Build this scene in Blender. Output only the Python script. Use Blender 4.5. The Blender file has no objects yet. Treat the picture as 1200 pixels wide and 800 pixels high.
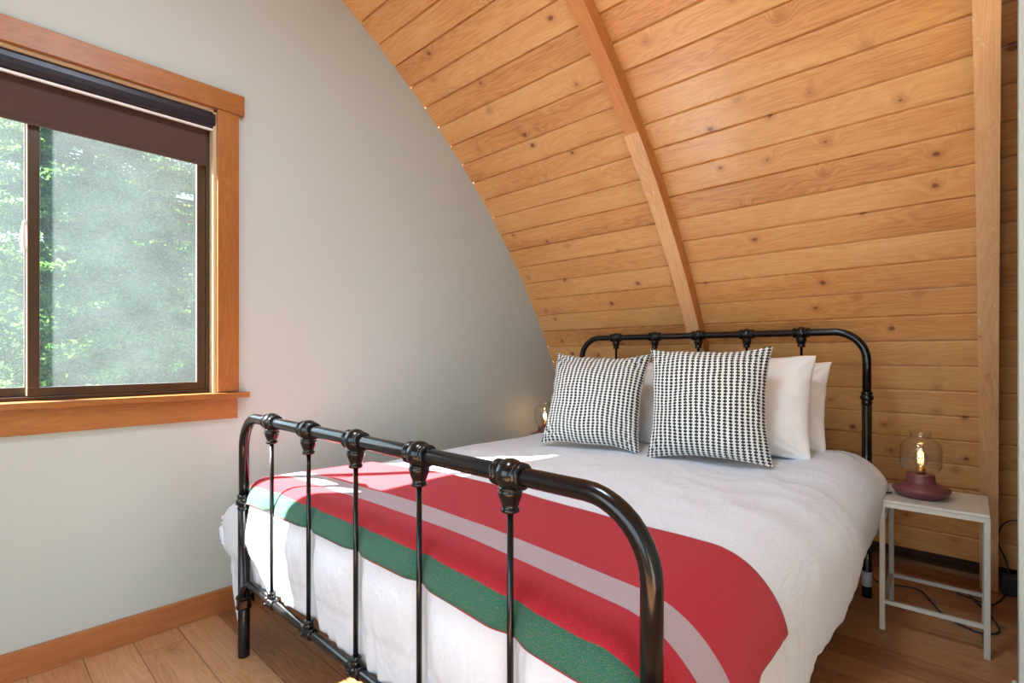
import bpy, bmesh, math, random
import numpy as np
from mathutils import Vector, Matrix, noise as mnoise
random.seed(7)
SC = bpy.context.scene
COL = SC.collection
PI = math.pi
H = 1.08
XW = -2.38            # face of the plaster wall with the window
YC, ZC, R0 = -0.9744, -0.9323, 4.413     # circle the boarded vault follows
def vault_z(y): return ZC + math.sqrt(R0*R0 - (y-YC)**2)
def vault_y(z, r=R0): return YC + math.sqrt(r*r - (z-ZC)**2)

# ------------------------------------------------------------------ node helpers
class NT:
    def __init__(s, name):
        s.m = bpy.data.materials.new(name); s.m.use_nodes = True
        s.t = s.m.node_tree; s.t.nodes.clear()
        s.out = s.t.nodes.new('ShaderNodeOutputMaterial')
    def n(s, typ, **kw):
        nd = s.t.nodes.new(typ)
        for k, v in kw.items():
            if k.startswith('i_'):
                key = k[2:]
                key = int(key) if key.isdigit() else key.replace('_', ' ')
                s.put(nd.inputs[key], v)
            else: setattr(nd, k, v)
        return nd
    def put(s, sock, v):
        if isinstance(v, bpy.types.NodeSocket): s.t.links.new(v, sock)
        else: sock.default_value = v
    def math(s, op, a, b=0.0, c=0.0, clamp=False):
        nd = s.t.nodes.new('ShaderNodeMath'); nd.operation = op; nd.use_clamp = clamp
        s.put(nd.inputs[0], a); s.put(nd.inputs[1], b); s.put(nd.inputs[2], c)
        return nd.outputs[0]
    def xyz(s, x, y, z=0.0):
        nd = s.t.nodes.new('ShaderNodeCombineXYZ')
        s.put(nd.inputs[0], x); s.put(nd.inputs[1], y); s.put(nd.inputs[2], z); return nd.outputs[0]
    def sep(s, v):
        nd = s.t.nodes.new('ShaderNodeSeparateXYZ'); s.put(nd.inputs[0], v); return nd.outputs
    def noise(s, vec, scale, detail=3.0, rough=.5, dist=0.0):
        nd = s.n('ShaderNodeTexNoise'); s.put(nd.inputs['Vector'], vec)
        nd.inputs['Scale'].default_value = scale; nd.inputs['Detail'].default_value = detail
        nd.inputs['Roughness'].default_value = rough; nd.inputs['Distortion'].default_value = dist
        return nd.outputs['Fac']
    def ramp(s, fac, stops, interp='LINEAR'):
        nd = s.n('ShaderNodeValToRGB'); s.put(nd.inputs[0], fac)
        cr = nd.color_ramp; cr.interpolation = interp
        while len(cr.elements) < len(stops): cr.elements.new(.5)
        for e, (p, c) in zip(cr.elements, stops):
            e.position = p; e.color = c if len(c) == 4 else (*c, 1)
        return nd.outputs[0]
    def mix(s, f, a, b, mode='MIX'):
        nd = s.n('ShaderNodeMix', data_type='RGBA', blend_type=mode)
        s.put(nd.inputs[0], f); s.put(nd.inputs[6], a); s.put(nd.inputs[7], b); return nd.outputs[2]
    def smooth(s, v, a, b):
        nd = s.n('ShaderNodeMapRange', interpolation_type='SMOOTHSTEP')
        s.put(nd.inputs[0], v); nd.inputs[1].default_value = a; nd.inputs[2].default_value = b
        return nd.outputs[0]
    def bump(s, h, strength=.3, dist=.01, nrm=None):
        nd = s.n('ShaderNodeBump'); nd.inputs['Strength'].default_value = strength
        nd.inputs['Distance'].default_value = dist; s.put(nd.inputs['Height'], h)
        if nrm is not None: s.put(nd.inputs['Normal'], nrm)
        return nd.outputs[0]
    def uv(s): return s.n('ShaderNodeTexCoord').outputs['UV']
    def obj(s): return s.n('ShaderNodeTexCoord').outputs['Object']
    def pos(s): return s.n('ShaderNodeNewGeometry').outputs['Position']
    def bsdf(s, color, rough=.5, metal=0.0, normal=None, **kw):
        b = s.n('ShaderNodeBsdfPrincipled'); s.put(b.inputs['Base Color'], color)
        s.put(b.inputs['Roughness'], rough); s.put(b.inputs['Metallic'], metal)
        if normal is not None: s.put(b.inputs['Normal'], normal)
        for k, v in kw.items(): s.put(b.inputs[k.replace('_', ' ')], v)
        s.t.links.new(b.outputs[0], s.out.inputs[0]); return b

def srgb(r, g, b):
    f = lambda c: (c/255/12.92) if c/255 <= .04045 else ((c/255+.055)/1.055)**2.4
    return (f(r), f(g), f(b), 1)

def wood_mat(name, light, mid, dark, bw=None, knots=1.0, rough=.4, plank=None, coat=.0, seam=False, vary=.5, bumpy=.12, scuff=False):
    """UV in metres: u runs along the grain. bw = board width in v."""
    n = NT(name); u, v, _ = n.sep(n.uv())
    if bw:
        vv = n.math('DIVIDE', v, bw); idn = n.math('FLOOR', vv); fr = n.math('FRACT', vv)
    else:
        idn = 0.0; fr = 0.5
    seg = 0.0
    if plank:
        wn = n.n('ShaderNodeTexWhiteNoise', noise_dimensions='1D'); n.put(wn.inputs['W'], idn)
        uu = n.math('ADD', u, n.math('MULTIPLY', wn.outputs[0], plank))
        us = n.math('DIVIDE', uu, plank); seg = n.math('FLOOR', us); usf = n.math('FRACT', us)
    key = n.math('ADD', n.math('MULTIPLY', idn, 3.17), n.math('MULTIPLY', seg, 11.3))
    wn2 = n.n('ShaderNodeTexWhiteNoise', noise_dimensions='1D'); n.put(wn2.inputs['W'], key)
    rnd = wn2.outputs[0]
    # knots pull the grain around them
    kv = n.xyz(n.math('ADD', u, n.math('MULTIPLY', key, .37)), n.math('MULTIPLY', v, 1.15), key)
    vor = n.n('ShaderNodeTexVoronoi', voronoi_dimensions='2D', feature='F1')
    n.put(vor.inputs['Vector'], kv); vor.inputs['Scale'].default_value = 4.3
    kd = n.math('ADD', vor.outputs['Distance'], n.math('MULTIPLY', n.math('SUBTRACT', n.noise(kv, 26, 2), .5), .09)); kr = n.sep(vor.outputs['Color'])[0]
    near = n.math('SUBTRACT', 1.0, n.smooth(kd, .0, .30))
    keep = n.smooth(kr, .30, .38)
    near = n.math('MULTIPLY', near, keep)
    gv = n.xyz(n.math('MULTIPLY', u, .9), n.math('ADD', n.math('MULTIPLY', v, 9.0), n.math('MULTIPLY', near, .45*knots)), n.math('MULTIPLY', key, 1.7))
    g1 = n.noise(gv, 1.6, 3, .5, .4)
    rings = n.math('MULTIPLY', n.math('ADD', n.math('SINE', n.math('MULTIPLY', g1, 85.0)), 1.0), .5)
    fine = n.noise(n.xyz(n.math('MULTIPLY', u, 2.5), n.math('MULTIPLY', v, 170.0), key), 1.0, 3, .6)
    broad = n.noise(n.xyz(n.math('MULTIPLY', u, .8), n.math('MULTIPLY', v, 4.0), key), 1.5, 2, .5)
    saw = n.noise(n.xyz(n.math('MULTIPLY', u, 260.0), n.math('MULTIPLY', v, 3.0), key), 1.0, 2, .5)
    f = n.math('ADD', n.math('MULTIPLY', rings, .15), n.math('MULTIPLY', fine, .30))
    f = n.math('ADD', f, n.math('MULTIPLY', broad, .55))
    f = n.math('ADD', f, n.math('MULTIPLY', n.math('SUBTRACT', rnd, .5), vary))
    col = n.ramp(f, [(.12, dark), (.42, mid), (.8, light)])
    hal = n.math('MULTIPLY', n.math('SUBTRACT', 1.0, n.smooth(kd, .02, .17)), keep)
    col = n.mix(n.math('MULTIPLY', hal, .45*knots), col, dark)
    size = n.math('MULTIPLY', n.math('SUBTRACT', kr, .35), .085)
    core = n.math('SUBTRACT', 1.0, n.smooth(n.math('SUBTRACT', kd, size), -.02, .015))
    core = n.math('MULTIPLY', core, keep)
    kc = (dark[0]*.42, dark[1]*.30, dark[2]*.42, 1)
    col = n.mix(n.math('MULTIPLY', core, .78*knots), col, kc)
    hgt = n.math('ADD', n.math('MULTIPLY', fine, .4), n.math('MULTIPLY', saw, .35))
    if seam:
        e = n.math('MINIMUM', fr, n.math('SUBTRACT', 1.0, fr))
        ln = n.math('SUBTRACT', 1.0, n.smooth(e, .004, .02))
        if plank:
            e2 = n.math('MINIMUM', usf, n.math('SUBTRACT', 1.0, usf))
            ln = n.math('MAXIMUM', ln, n.math('SUBTRACT', 1.0, n.smooth(e2, .0004, .0018)))
        col = n.mix(n.math('MULTIPLY', ln, .7), col, (dark[0]*.3, dark[1]*.3, dark[2]*.3, 1))
        hgt = n.math('SUBTRACT', hgt, ln)
    if scuff:
        sf = n.noise(n.xyz(n.math('MULTIPLY', u, 22.0), n.math('MULTIPLY', v, 60.0), 4.0), 1.0, 4, .7)
        sm = n.noise(n.xyz(n.math('MULTIPLY', u, 3.5), n.math('MULTIPLY', v, 9.0), 9.0), 1.0, 1, .5)
        col = n.mix(n.math('MULTIPLY', n.smooth(sf, .62, .66), n.smooth(sm, .50, .58)), col, srgb(222, 206, 186))
    rg = n.math('ADD', n.math('MULTIPLY', broad, .2), rough-.1)
    b = n.bsdf(col, rg, normal=n.bump(hgt, bumpy, .004))
    if coat: b.inputs['Coat Weight'].default_value = coat; b.inputs['Coat Roughness'].default_value = .22
    return n.m

M = {}
M['vault'] = wood_mat('pine_boards', srgb(226, 180, 118), srgb(208, 149, 88), srgb(164, 98, 48), bw=.126, knots=1.0, rough=.40, coat=.55, vary=.20, bumpy=.22)
M['rib'] = wood_mat('rib_wood', srgb(212, 148, 88), srgb(192, 124, 66), srgb(160, 92, 46), knots=.35, rough=.42, vary=0)
M['rib_pale'] = wood_mat('pale_rib_wood', srgb(232, 186, 138), srgb(216, 164, 114), srgb(184, 126, 80), knots=.3, rough=.5, vary=0, scuff=True)
M['trim'] = wood_mat('trim_wood', srgb(172, 112, 52), srgb(148, 90, 38), srgb(118, 68, 28), knots=0, rough=.4, vary=0)
M['base'] = wood_mat('baseboard_wood', srgb(182, 122, 74), srgb(162, 102, 58), srgb(132, 80, 44), knots=0, rough=.45, vary=0)
M['floor'] = wood_mat('floor_planks', srgb(200, 154, 112), srgb(174, 124, 84), srgb(130, 82, 50), bw=.145, plank=1.25, knots=.75, rough=.34, seam=True, vary=.36)

def wall_paint():
    n = NT('wall_paint'); p = n.pos()
    a = n.noise(p, 140, 3, .6); b = n.noise(p, 9, 3, .5)
    h = n.math('ADD', n.math('MULTIPLY', a, .5), b)
    n.bsdf(srgb(182, 191, 187), .55, normal=n.bump(h, .10, .004)); return n.m
M['wall'] = wall_paint()
def flat(name, c, rough=.5, metal=0.0, nscale=60, bump=.05, **kw):
    n = NT(name); p = n.obj(); f = n.noise(p, nscale, 3, .5)
    col = n.mix(n.math('MULTIPLY', f, .25), c, (c[0]*.7, c[1]*.7, c[2]*.7, 1))
    n.bsdf(col, rough, metal, n.bump(f, bump, .002), **kw); return n.m
M['black'] = flat('black_enamel_tube', (.005, .0045, .006, 1), .19, 0, 40, .01, Coat_Weight=.0)
M['black_dull'] = flat('black_plastic', (.012, .012, .013, 1), .5)
M['sticker'] = flat('white_sticker', srgb(205, 210, 215), .5)
M['bronze'] = flat('dark_bronze_metal', srgb(72, 52, 36), .38, .35)
M['blind'] = flat('brown_blind_fabric', srgb(72, 48, 38), .75, 0, 700, .15)
M['cassette'] = flat('dark_blind_cassette', srgb(36, 30, 40), .32, .2)
M['whitebar'] = flat('white_plastic_bar', srgb(222, 218, 214), .4)
M['jamb'] = flat('pale_vinyl_jamb', srgb(206, 180, 142), .5)
M['metal_white'] = flat('cream_painted_steel', srgb(206, 204, 192), .42)
M['lampbase'] = flat('maroon_glazed_base', srgb(112, 60, 62), .38, 0, 20, .03, Coat_Weight=.1)
M['cord'] = flat('dark_cord_rubber', (.02, .025, .04, 1), .5)
M['dark_gap'] = flat('painted_gap_shade', srgb(96, 52, 36), .7)  # dark brown stands for the shade inside the gap
M['brass'] = flat('brass_socket', srgb(190, 150, 90), .3, .9)
M['mattress'] = flat('cream_ticking', srgb(222, 208, 184), .8, 0, 300, .2)

def glass_mat(name, tint, rough=0.0, dust=0.0, thin=False):
    n = NT(name)
    if thin:
        tr = n.n('ShaderNodeBsdfTransparent'); tr.inputs[0].default_value = tint
        gl = n.n('ShaderNodeBsdfGlossy'); gl.inputs['Roughness'].default_value = .02
        lw = n.n('ShaderNodeLayerWeight'); lw.inputs[0].default_value = .5
        fz = n.math('ADD', .04, n.math('MULTIPLY', .9, n.math('POWER', lw.outputs['Facing'], 4.0)))
        mx = n.n('ShaderNodeMixShader'); n.put(mx.inputs[0], fz); n.put(mx.inputs[1], tr.outputs[0]); n.put(mx.inputs[2], gl.outputs[0])
        last = mx.outputs[0]
        if dust:
            tl = n.n('ShaderNodeBsdfTranslucent'); tl.inputs[0].default_value = (.80, .95, 1.0, 1)
            d = n.noise(n.obj(), 6, 4, .6)
            f = n.math('MULTIPLY', n.math('ADD', d, .5), dust)
            m2 = n.n('ShaderNodeMixShader'); n.put(m2.inputs[0], f); n.put(m2.inputs[1], last); n.put(m2.inputs[2], tl.outputs[0])
            last = m2.outputs[0]
        n.t.links.new(last, n.out.inputs[0])
    else:
        b = n.bsdf(tint, rough); b.inputs['Transmission Weight'].default_value = 1; b.inputs['IOR'].default_value = 1.45
    return n.m
M['pane'] = glass_mat('dusty_window_glass', (.95, .98, .97, 1), dust=.020, thin=True)
M['shade'] = glass_mat('lamp_glass', (.995, 1, .998, 1), dust=.0, thin=True)

def white_cloth(name='white_cotton', c=(226, 228, 234), crease=.5):
    n = NT(name); uv = n.uv(); u, v, _ = n.sep(uv)
    w1 = n.noise(n.xyz(n.math('MULTIPLY', u, 1.0), n.math('MULTIPLY', v, .45), 0.0), 16, 5, .55, 1.4)
    ridge = n.math('ABSOLUTE', n.math('SUBTRACT', w1, .5))
    w2 = n.noise(uv, 45, 3, .5, .6)
    weave = n.noise(uv, 900, 1, .5)
    h = n.math('ADD', n.math('MULTIPLY', ridge, -1.6), n.math('MULTIPLY', w2, .25))
    b1 = n.bump(h, crease, .012)
    b2 = n.bump(weave, .08, .001, b1)
    n.bsdf(srgb(*c), .85, normal=b2, Sheen_Weight=.15); return n.m
M['duvet'] = white_cloth('white_duvet_cotton', (222, 230, 242), .38)
M['pillow'] = white_cloth('white_pillow_cotton', (232, 230, 228), .3)

def blanket_mat():
    n = NT('striped_wool'); u, v, _ = n.sep(n.uv())
    wob = n.math('MULTIPLY', n.math('SUBTRACT', n.noise(n.uv(), 7, 2), .5), .006)
    y = n.math('ADD', v, wob)
    st = n.math('DIVIDE', n.math('SUBTRACT', y, .5), 1.0)
    red, gry, grn = srgb(172, 22, 42), srgb(172, 158, 164), srgb(28, 100, 80)
    def step(a): 
        return n.smooth(st, a-.5-.0012, a-.5+.0012)
    col = n.mix(step(.6575), red, grn)
    col = n.mix(step(.710), col, red)
    col = n.mix(step(.806), col, gry)
    col = n.mix(step(.890), col, red)
    fl = n.noise(n.uv(), 520, 2, .7)
    # marled yarn
    fleck = n.smooth(fl, .56, .66)
    inb = n.math('MULTIPLY', step(.806), n.math('SUBTRACT', 1.0, step(.890)))
    ing = n.math('MULTIPLY', step(.6575), n.math('SUBTRACT', 1.0, step(.710)))
    col = n.mix(n.math('MULTIPLY', n.math('ADD', n.math('MULTIPLY', inb, .6), n.math('MULTIPLY', ing, .5)), fleck), col, srgb(168, 52, 70))
    col = n.mix(n.math('MULTIPLY', n.smooth(fl, .58, .72), .35), col, srgb(235, 150, 155))
    col = n.mix(n.math('MULTIPLY', n.smooth(n.noise(n.uv(), 300, 2, .6), .55, .75), .35), col, n.mix(.5, col, (0.02, 0.01, 0.01, 1)))
    twill = n.n('ShaderNodeTexWave', wave_type='BANDS', bands_direction='DIAGONAL'); n.put(twill.inputs['Vector'], n.uv()); twill.inputs['Scale'].default_value = 110
    h = n.math('ADD', n.math('MULTIPLY', twill.outputs['Fac'], .3), fl)
    n.bsdf(col, .95, normal=n.bump(h, .35, .003), Sheen_Weight=.08, Sheen_Roughness=.5); return n.m
M['blanket'] = blanket_mat()

def weave_mat():
    n = NT('black_white_weave'); u, v, _ = n.sep(n.uv())
    wob = n.math('MULTIPLY', n.math('SUBTRACT', n.noise(n.uv(), 9, 2), .5), .010)
    cu = n.math('FRACT', n.math('MULTIPLY', n.math('ADD', u, wob), 1/.0215))
    cv = n.math('FRACT', n.math('MULTIPLY', v, 1/.0128))
    du = n.math('ABSOLUTE', n.math('SUBTRACT', cu, .5)); dv = n.math('ABSOLUTE', n.math('SUBTRACT', cv, .5))
    line = n.math('SUBTRACT', 1.0, n.smooth(du, .07, .11))
    tick = n.math('MULTIPLY', n.math('SUBTRACT', 1.0, n.smooth(du, .30, .35)), n.math('SUBTRACT', 1.0, n.smooth(dv, .27, .32)))
    # half-offset ticks on the seam between columns
    cu2 = n.math('ABSOLUTE', n.math('SUBTRACT', du, .5)); 
    k = n.math('MAXIMUM', line, tick)
    col = n.mix(k, srgb(228, 230, 226), (.012, .014, .02, 1))
    h = n.math('ADD', n.math('MULTIPLY', k, -.6), n.math('MULTIPLY', n.noise(n.uv(), 350, 2), .4))
    n.bsdf(col, .85, normal=n.bump(h, .4, .003), Sheen_Weight=.1); return n.m
M['weave'] = weave_mat()

def bulb_mat():
    n = NT('bulb_glass'); b = n.n('ShaderNodeBsdfTransparent'); b.inputs[0].default_value = (.99, .96, .88, 1)
    g = n.n('ShaderNodeBsdfGlossy'); g.inputs['Roughness'].default_value = .05
    mx = n.n('ShaderNodeMixShader'); mx.inputs[0].default_value = .18
    n.t.links.new(b.outputs[0], mx.inputs[1]); n.t.links.new(g.outputs[0], mx.inputs[2]); n.t.links.new(mx.outputs[0], n.out.inputs[0]); return n.m
M['bulb'] = bulb_mat()
def filament_mat():
    n = NT('glowing_filament'); e = n.n('ShaderNodeEmission'); e.inputs[0].default_value = (1, .72, .35, 1); e.inputs[1].default_value = 1.5
    n.t.links.new(e.outputs[0], n.out.inputs[0]); return n.m
M['filament'] = filament_mat()

def leaf_mat(name, c1, c2):
    n = NT(name); f = n.noise(n.pos(), 2.2, 3, .6)
    f2 = n.noise(n.pos(), 40, 1, .5)
    col = n.mix(n.smooth(n.math('ADD', n.math('MULTIPLY', f, .6), n.math('MULTIPLY', f2, .4)), .35, .65), c1, c2)
    d = n.n('ShaderNodeBsdfDiffuse'); n.put(d.inputs[0], col)
    t = n.n('ShaderNodeBsdfTranslucent'); n.put(t.inputs[0], n.mix(1.0, col, (1.3, 1.35, .75, 1), 'MULTIPLY'))
    mx = n.n('ShaderNodeMixShader'); mx.inputs[0].default_value = .5
    n.t.links.new(d.outputs[0], mx.inputs[1]); n.t.links.new(t.outputs[0], mx.inputs[2]); n.t.links.new(mx.outputs[0], n.out.inputs[0]); return n.m
M['leaf'] = leaf_mat('fir_needles', srgb(42, 72, 54), srgb(100, 134, 84))
M['leaf2'] = leaf_mat('shrub_leaves', srgb(58, 90, 58), srgb(118, 150, 90))
M['bark'] = flat('bark', srgb(92, 80, 70), .9, 0, 12, .8)
M['grass'] = flat('outdoor_ground', srgb(96, 110, 66), .95, 0, 2, .5)
def shingle_mat():
    n = NT('weathered_shakes'); br = n.n('ShaderNodeTexBrick'); n.put(br.inputs['Vector'], n.uv())
    br.inputs['Scale'].default_value = 1; br.inputs['Brick Width'].default_value = .22; br.inputs['Row Height'].default_value = .26
    br.inputs['Mortar Size'].default_value = .018
    br.inputs['Color1'].default_value = srgb(196, 186, 190); br.inputs['Color2'].default_value = srgb(164, 152, 158); br.inputs['Mortar'].default_value = srgb(80, 72, 74)
    n.bsdf(br.outputs[0], .8, normal=n.bump(br.outputs['Fac'], .6, -.03)); return n.m
M['shingle'] = shingle_mat()

# ------------------------------------------------------------------ mesh helpers
def link(name, verts, faces, mat, parent=None, uvs=None, smooth=False, loc=None):
    me = bpy.data.meshes.new(name); me.from_pydata([tuple(v) for v in verts], [], faces); me.update()
    if uvs is not None:
        l = me.uv_layers.new(name='UVMap')
        for lp in me.loops: l.data[lp.index].uv = uvs[lp.vertex_index][:2]
    if smooth: me.polygons.foreach_set('use_smooth', [True]*len(me.polygons))
    if mat is not None: me.materials.append(mat)
    o = bpy.data.objects.new(name, me); COL.objects.link(o)
    if parent: o.parent = parent
    if loc: o.location = loc
    return o

def from_bm(name, bm, mat, parent=None, smooth=False, boxuv=None, bevel=0.0):
    """boxuv = axis of the grain (0,1,2): per-face box UVs in metres."""
    if bevel:
        bmesh.ops.bevel(bm, geom=[e for e in bm.edges if e.calc_length() > bevel*2.5], offset=bevel, segments=2, affect='EDGES', profile=.5)
    bmesh.ops.recalc_face_normals(bm, faces=bm.faces)
    if boxuv is not None:
        l = bm.loops.layers.uv.new('UVMap')
        for f in bm.faces:
            nn = [abs(c) for c in f.normal]; ax = nn.index(max(nn))
            others = [a for a in (0, 1, 2) if a != boxuv]
            if ax == boxuv: ua, va = others
            else: ua = boxuv; va = [a for a in others if a != ax][0]
            for lp in f.loops: lp[l].uv = (lp.vert.co[ua], lp.vert.co[va])
    me = bpy.data.meshes.new(name); bm.to_mesh(me); bm.free()
    if smooth:
        me.polygons.foreach_set('use_smooth', [True]*len(me.polygons))
    me.materials.append(mat)
    o = bpy.data.objects.new(name, me); COL.objects.link(o)
    if parent: o.parent = parent
    return o

def box(bm, x0, x1, y0, y1, z0, z1):
    vs = [bm.verts.new(p) for p in ((x0,y0,z0),(x1,y0,z0),(x1,y1,z0),(x0,y1,z0),(x0,y0,z1),(x1,y0,z1),(x1,y1,z1),(x0,y1,z1))]
    for f in ((3,2,1,0),(4,5,6,7),(0,1,5,4),(1,2,6,5),(2,3,7,6),(3,0,4,7)): bm.faces.new([vs[i] for i in f])

def boxes(name, lst, mat, parent=None, bevel=.002, grain=0, smooth=False):
    bm = bmesh.new()
    for b in lst: box(bm, *b)
    return from_bm(name, bm, mat, parent, boxuv=grain, bevel=bevel, smooth=smooth)

def tube(bm, pts, r, seg=14, cap=True):
    pts = [Vector(p) for p in pts]; n = len(pts)
    rr = r if isinstance(r, (list, tuple)) else [r]*n
    t0 = (pts[1]-pts[0]).normalized()
    up = Vector((0, 0, 1)) if abs(t0.z) < .9 else Vector((0, 1, 0))
    nrm = t0.cross(up).normalized(); rings = []
    prev = t0
    for i, p in enumerate(pts):
        t = (pts[min(i+1, n-1)]-pts[max(i-1, 0)]).normalized()
        q = prev.rotation_difference(t); nrm = (q @ nrm).normalized(); prev = t
        b = t.cross(nrm).normalized()
        rings.append([bm.verts.new(p + (nrm*math.cos(2*PI*k/seg)+b*math.sin(2*PI*k/seg))*rr[i]) for k in range(seg)])
    for a, b2 in zip(rings, rings[1:]):
        for k in range(seg): bm.faces.new((a[k], a[(k+1) % seg], b2[(k+1) % seg], b2[k]))
    if cap: bm.faces.new(rings[0][::-1]); bm.faces.new(rings[-1])

def lathe(bm, prof, seg=24, mat=None, cap=True):
    """prof: (r, h) revolved about local z, then transformed by mat."""
    mat = mat or Matrix.Identity(4); rings = []
    for r, h in prof:
        r = max(r, .0002)
        rings.append([bm.verts.new(mat @ Vector((r*math.cos(2*PI*k/seg), r*math.sin(2*PI*k/seg), h))) for k in range(seg)])
    for a, b in zip(rings, rings[1:]):
        for k in range(seg): bm.faces.new((a[k], a[(k+1) % seg], b[(k+1) % seg], b[k]))
    if cap: bm.faces.new(rings[0][::-1]); bm.faces.new(rings[-1])

def smoothpath(pts, k=8):
    """Catmull-Rom through pts"""
    P = [Vector(p) for p in pts]; P = [P[0]*2-P[1]] + P + [P[-1]*2-P[-2]]; out = []
    for i in range(1, len(P)-2):
        for j in range(k):
            t = j/k; a, b, c, d = P[i-1], P[i], P[i+1], P[i+2]
            out.append(.5*((2*b)+(c-a)*t+(2*a-5*b+4*c-d)*t*t+(3*b-a-3*c+d)*t**3))
    out.append(P[-2]); return out

def empty(name, loc=(0,0,0)):
    o = bpy.data.objects.new(name, None); COL.objects.link(o); o.location = loc; o.empty_display_size = .1
    return o
def tag(o, label, cat, group=None, kind=None):
    if label: o['label'] = label
    if cat: o['category'] = cat
    if group: o['group'] = group
    if kind: o['kind'] = kind
    return o
def struct(o, label=None, cat=None):
    o['kind'] = 'structure'
    if label: o['label'] = label
    if cat: o['category'] = cat
    return o
def copy_tree(o, parent=None):
    c = o.copy(); COL.objects.link(c); c.parent = parent
    for ch in [x for x in bpy.data.objects if x.parent == o and x is not c]: copy_tree(ch, c)
    return c

XR, YREAR = 1.75, -2.1
# ------------------------------------------------------------------ floor
def make_floor():
    x0, x1, y0, y1 = XW, XR, YREAR, 3.56
    v = [(x0,y0,0),(x1,y0,0),(x1,y1,0),(x0,y1,0),(x0,y0,-.05),(x1,y0,-.05),(x1,y1,-.05),(x0,y1,-.05)]
    f = [(0,1,2,3),(7,6,5,4),(0,4,5,1),(1,5,6,2),(2,6,7,3),(3,7,4,0)]
    return link('floor', v, f, M['floor'], uvs=[(p[0], p[1]) for p in v])
struct(make_floor(), 'honey brown plank floor of wide knotty boards', 'floor')

# ------------------------------------------------------------------ boarded vault (curved)
def make_vault():
    bw = .126; th0 = math.asin((.085-ZC)/R0)
    th1 = math.acos((YREAR-.05-YC)/R0)
    L = (th1-th0)*R0; nb = int(L/bw)+1
    prof = []   # (s, radius offset, v)
    rnd = random.Random(3)
    for k in range(nb):
        s0 = k*bw; g = .0030
        lift = rnd.uniform(-.0012, .0012)
        prof += [(s0, .011), (s0+g, .008+lift), (s0+g+.0012, .001+lift), (s0+g+.004, lift), (s0+bw*.5, lift), (s0+bw-g-.004, lift), (s0+bw-g-.0012, .001+lift), (s0+bw-g, .008+lift)]
    prof.append((nb*bw, .011))
    V, F, UV = [], [], []
    for s, dr in prof:
        th = th0 + s/R0; y = YC+(R0+dr)*math.cos(th); z = ZC+(R0+dr)*math.sin(th)
        for x in (XW-.0, XR):
            V.append((x, y, z)); UV.append((x, s+.0000))
    n = len(prof)
    for i in range(n-1): F.append((2*i, 2*i+1, 2*i+3, 2*i+2))
    # outer skin of the roof so that no light leaks in
    base = len(V)
    for s in np.linspace(0, nb*bw, 40):
        th = th0 + s/R0; y = YC+(R0+.08)*math.cos(th); z = ZC+(R0+.08)*math.sin(th)
        for x in (XW-.2, XR+.1): V.append((x, y, z)); UV.append((x, s))
    for i in range(39): F.append((base+2*i, base+2*i+2, base+2*i+3, base+2*i+1))
    return link('ceiling', V, F, M['vault'], uvs=UV)
struct(make_vault(), 'curved vault of knotty honey pine boards rising over the bed', 'ceiling')
# recess behind the foot of the boards, its shade painted dark
o = boxes('trim_3', [(XW, XR, 3.53, 3.62, -.02, .11), (XW, XR, 3.37, 3.62, .11, .30)], M['dark_gap'], bevel=.003)  # upper box added to stop light leaking in behind the boards
struct(o, 'recess at the foot of the boarded wall with its shade painted dark', 'trim')

def arc_beam(name, xa, xb, D, y_end, mat, matpale, splice):
    root = empty(name, ((xa+xb)/2, vault_y(0, R0-D/2), 0))
    def seg(nm, r_in, r_out, xa, xb, tha, thb, m):
        V, F, UV = [], [], []; N = 60
        for i in range(N+1):
            th = tha+(thb-tha)*i/N
            for (r, x, uvv) in ((r_in, xa, 0), (r_in, xb, xb-xa), (r_in, xb, xb-xa), (r_out, xb, xb-xa+r_out-r_in), (r_out, xb, .3), (r_out, xa, .3+xb-xa), (r_out, xa, .6), (r_in, xa, .6+r_out-r_in)):
                V.append((x-root.location.x, YC+r*math.cos(th)-root.location.y, ZC+r*math.sin(th))); UV.append((th*R0, uvv+1.7*xa))
        for i in range(N):
            a, b = i*8, (i+1)*8
            for k in (0, 2, 4, 6): F.append((a+k, a+k+1, b+k+1, b+k))
        F.append((0, 1, 3, 5)); e = N*8; F.append((e+5, e+3, e+1, e))
        return link(nm, V, F, m, root, UV)
    th0 = math.asin((0-ZC)/(R0-D)); th1 = math.acos((y_end-YC)/R0)
    seg('beam', R0-D, R0-.002, xa, xb, th0, th1, mat)
    ths = math.asin((splice-ZC)/(R0-D))
    o = seg('face_strip', R0-D-.006, R0-D+.0005, xa-.004, xb+.001, th0, ths, matpale); o['label'] = 'paler lower face strip'
    o = seg('face_strip', R0-D-.003, R0-D+.0005, xa+.003, xb, ths, th1, mat if name == 'trim_1' else matpale)
    return root
struct(arc_beam('trim_1', -1.262, -1.192, .072, YREAR, M['rib'], M['rib_pale'], 2.11), 'arched timber rib curving down behind the headboard', 'beam')
struct(arc_beam('trim_2', -.042, .016, .105, YREAR, M['rib_pale'], M['rib_pale'], 3.0), 'arched timber rib seen edge-on at the right, behind the side table', 'beam')

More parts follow.
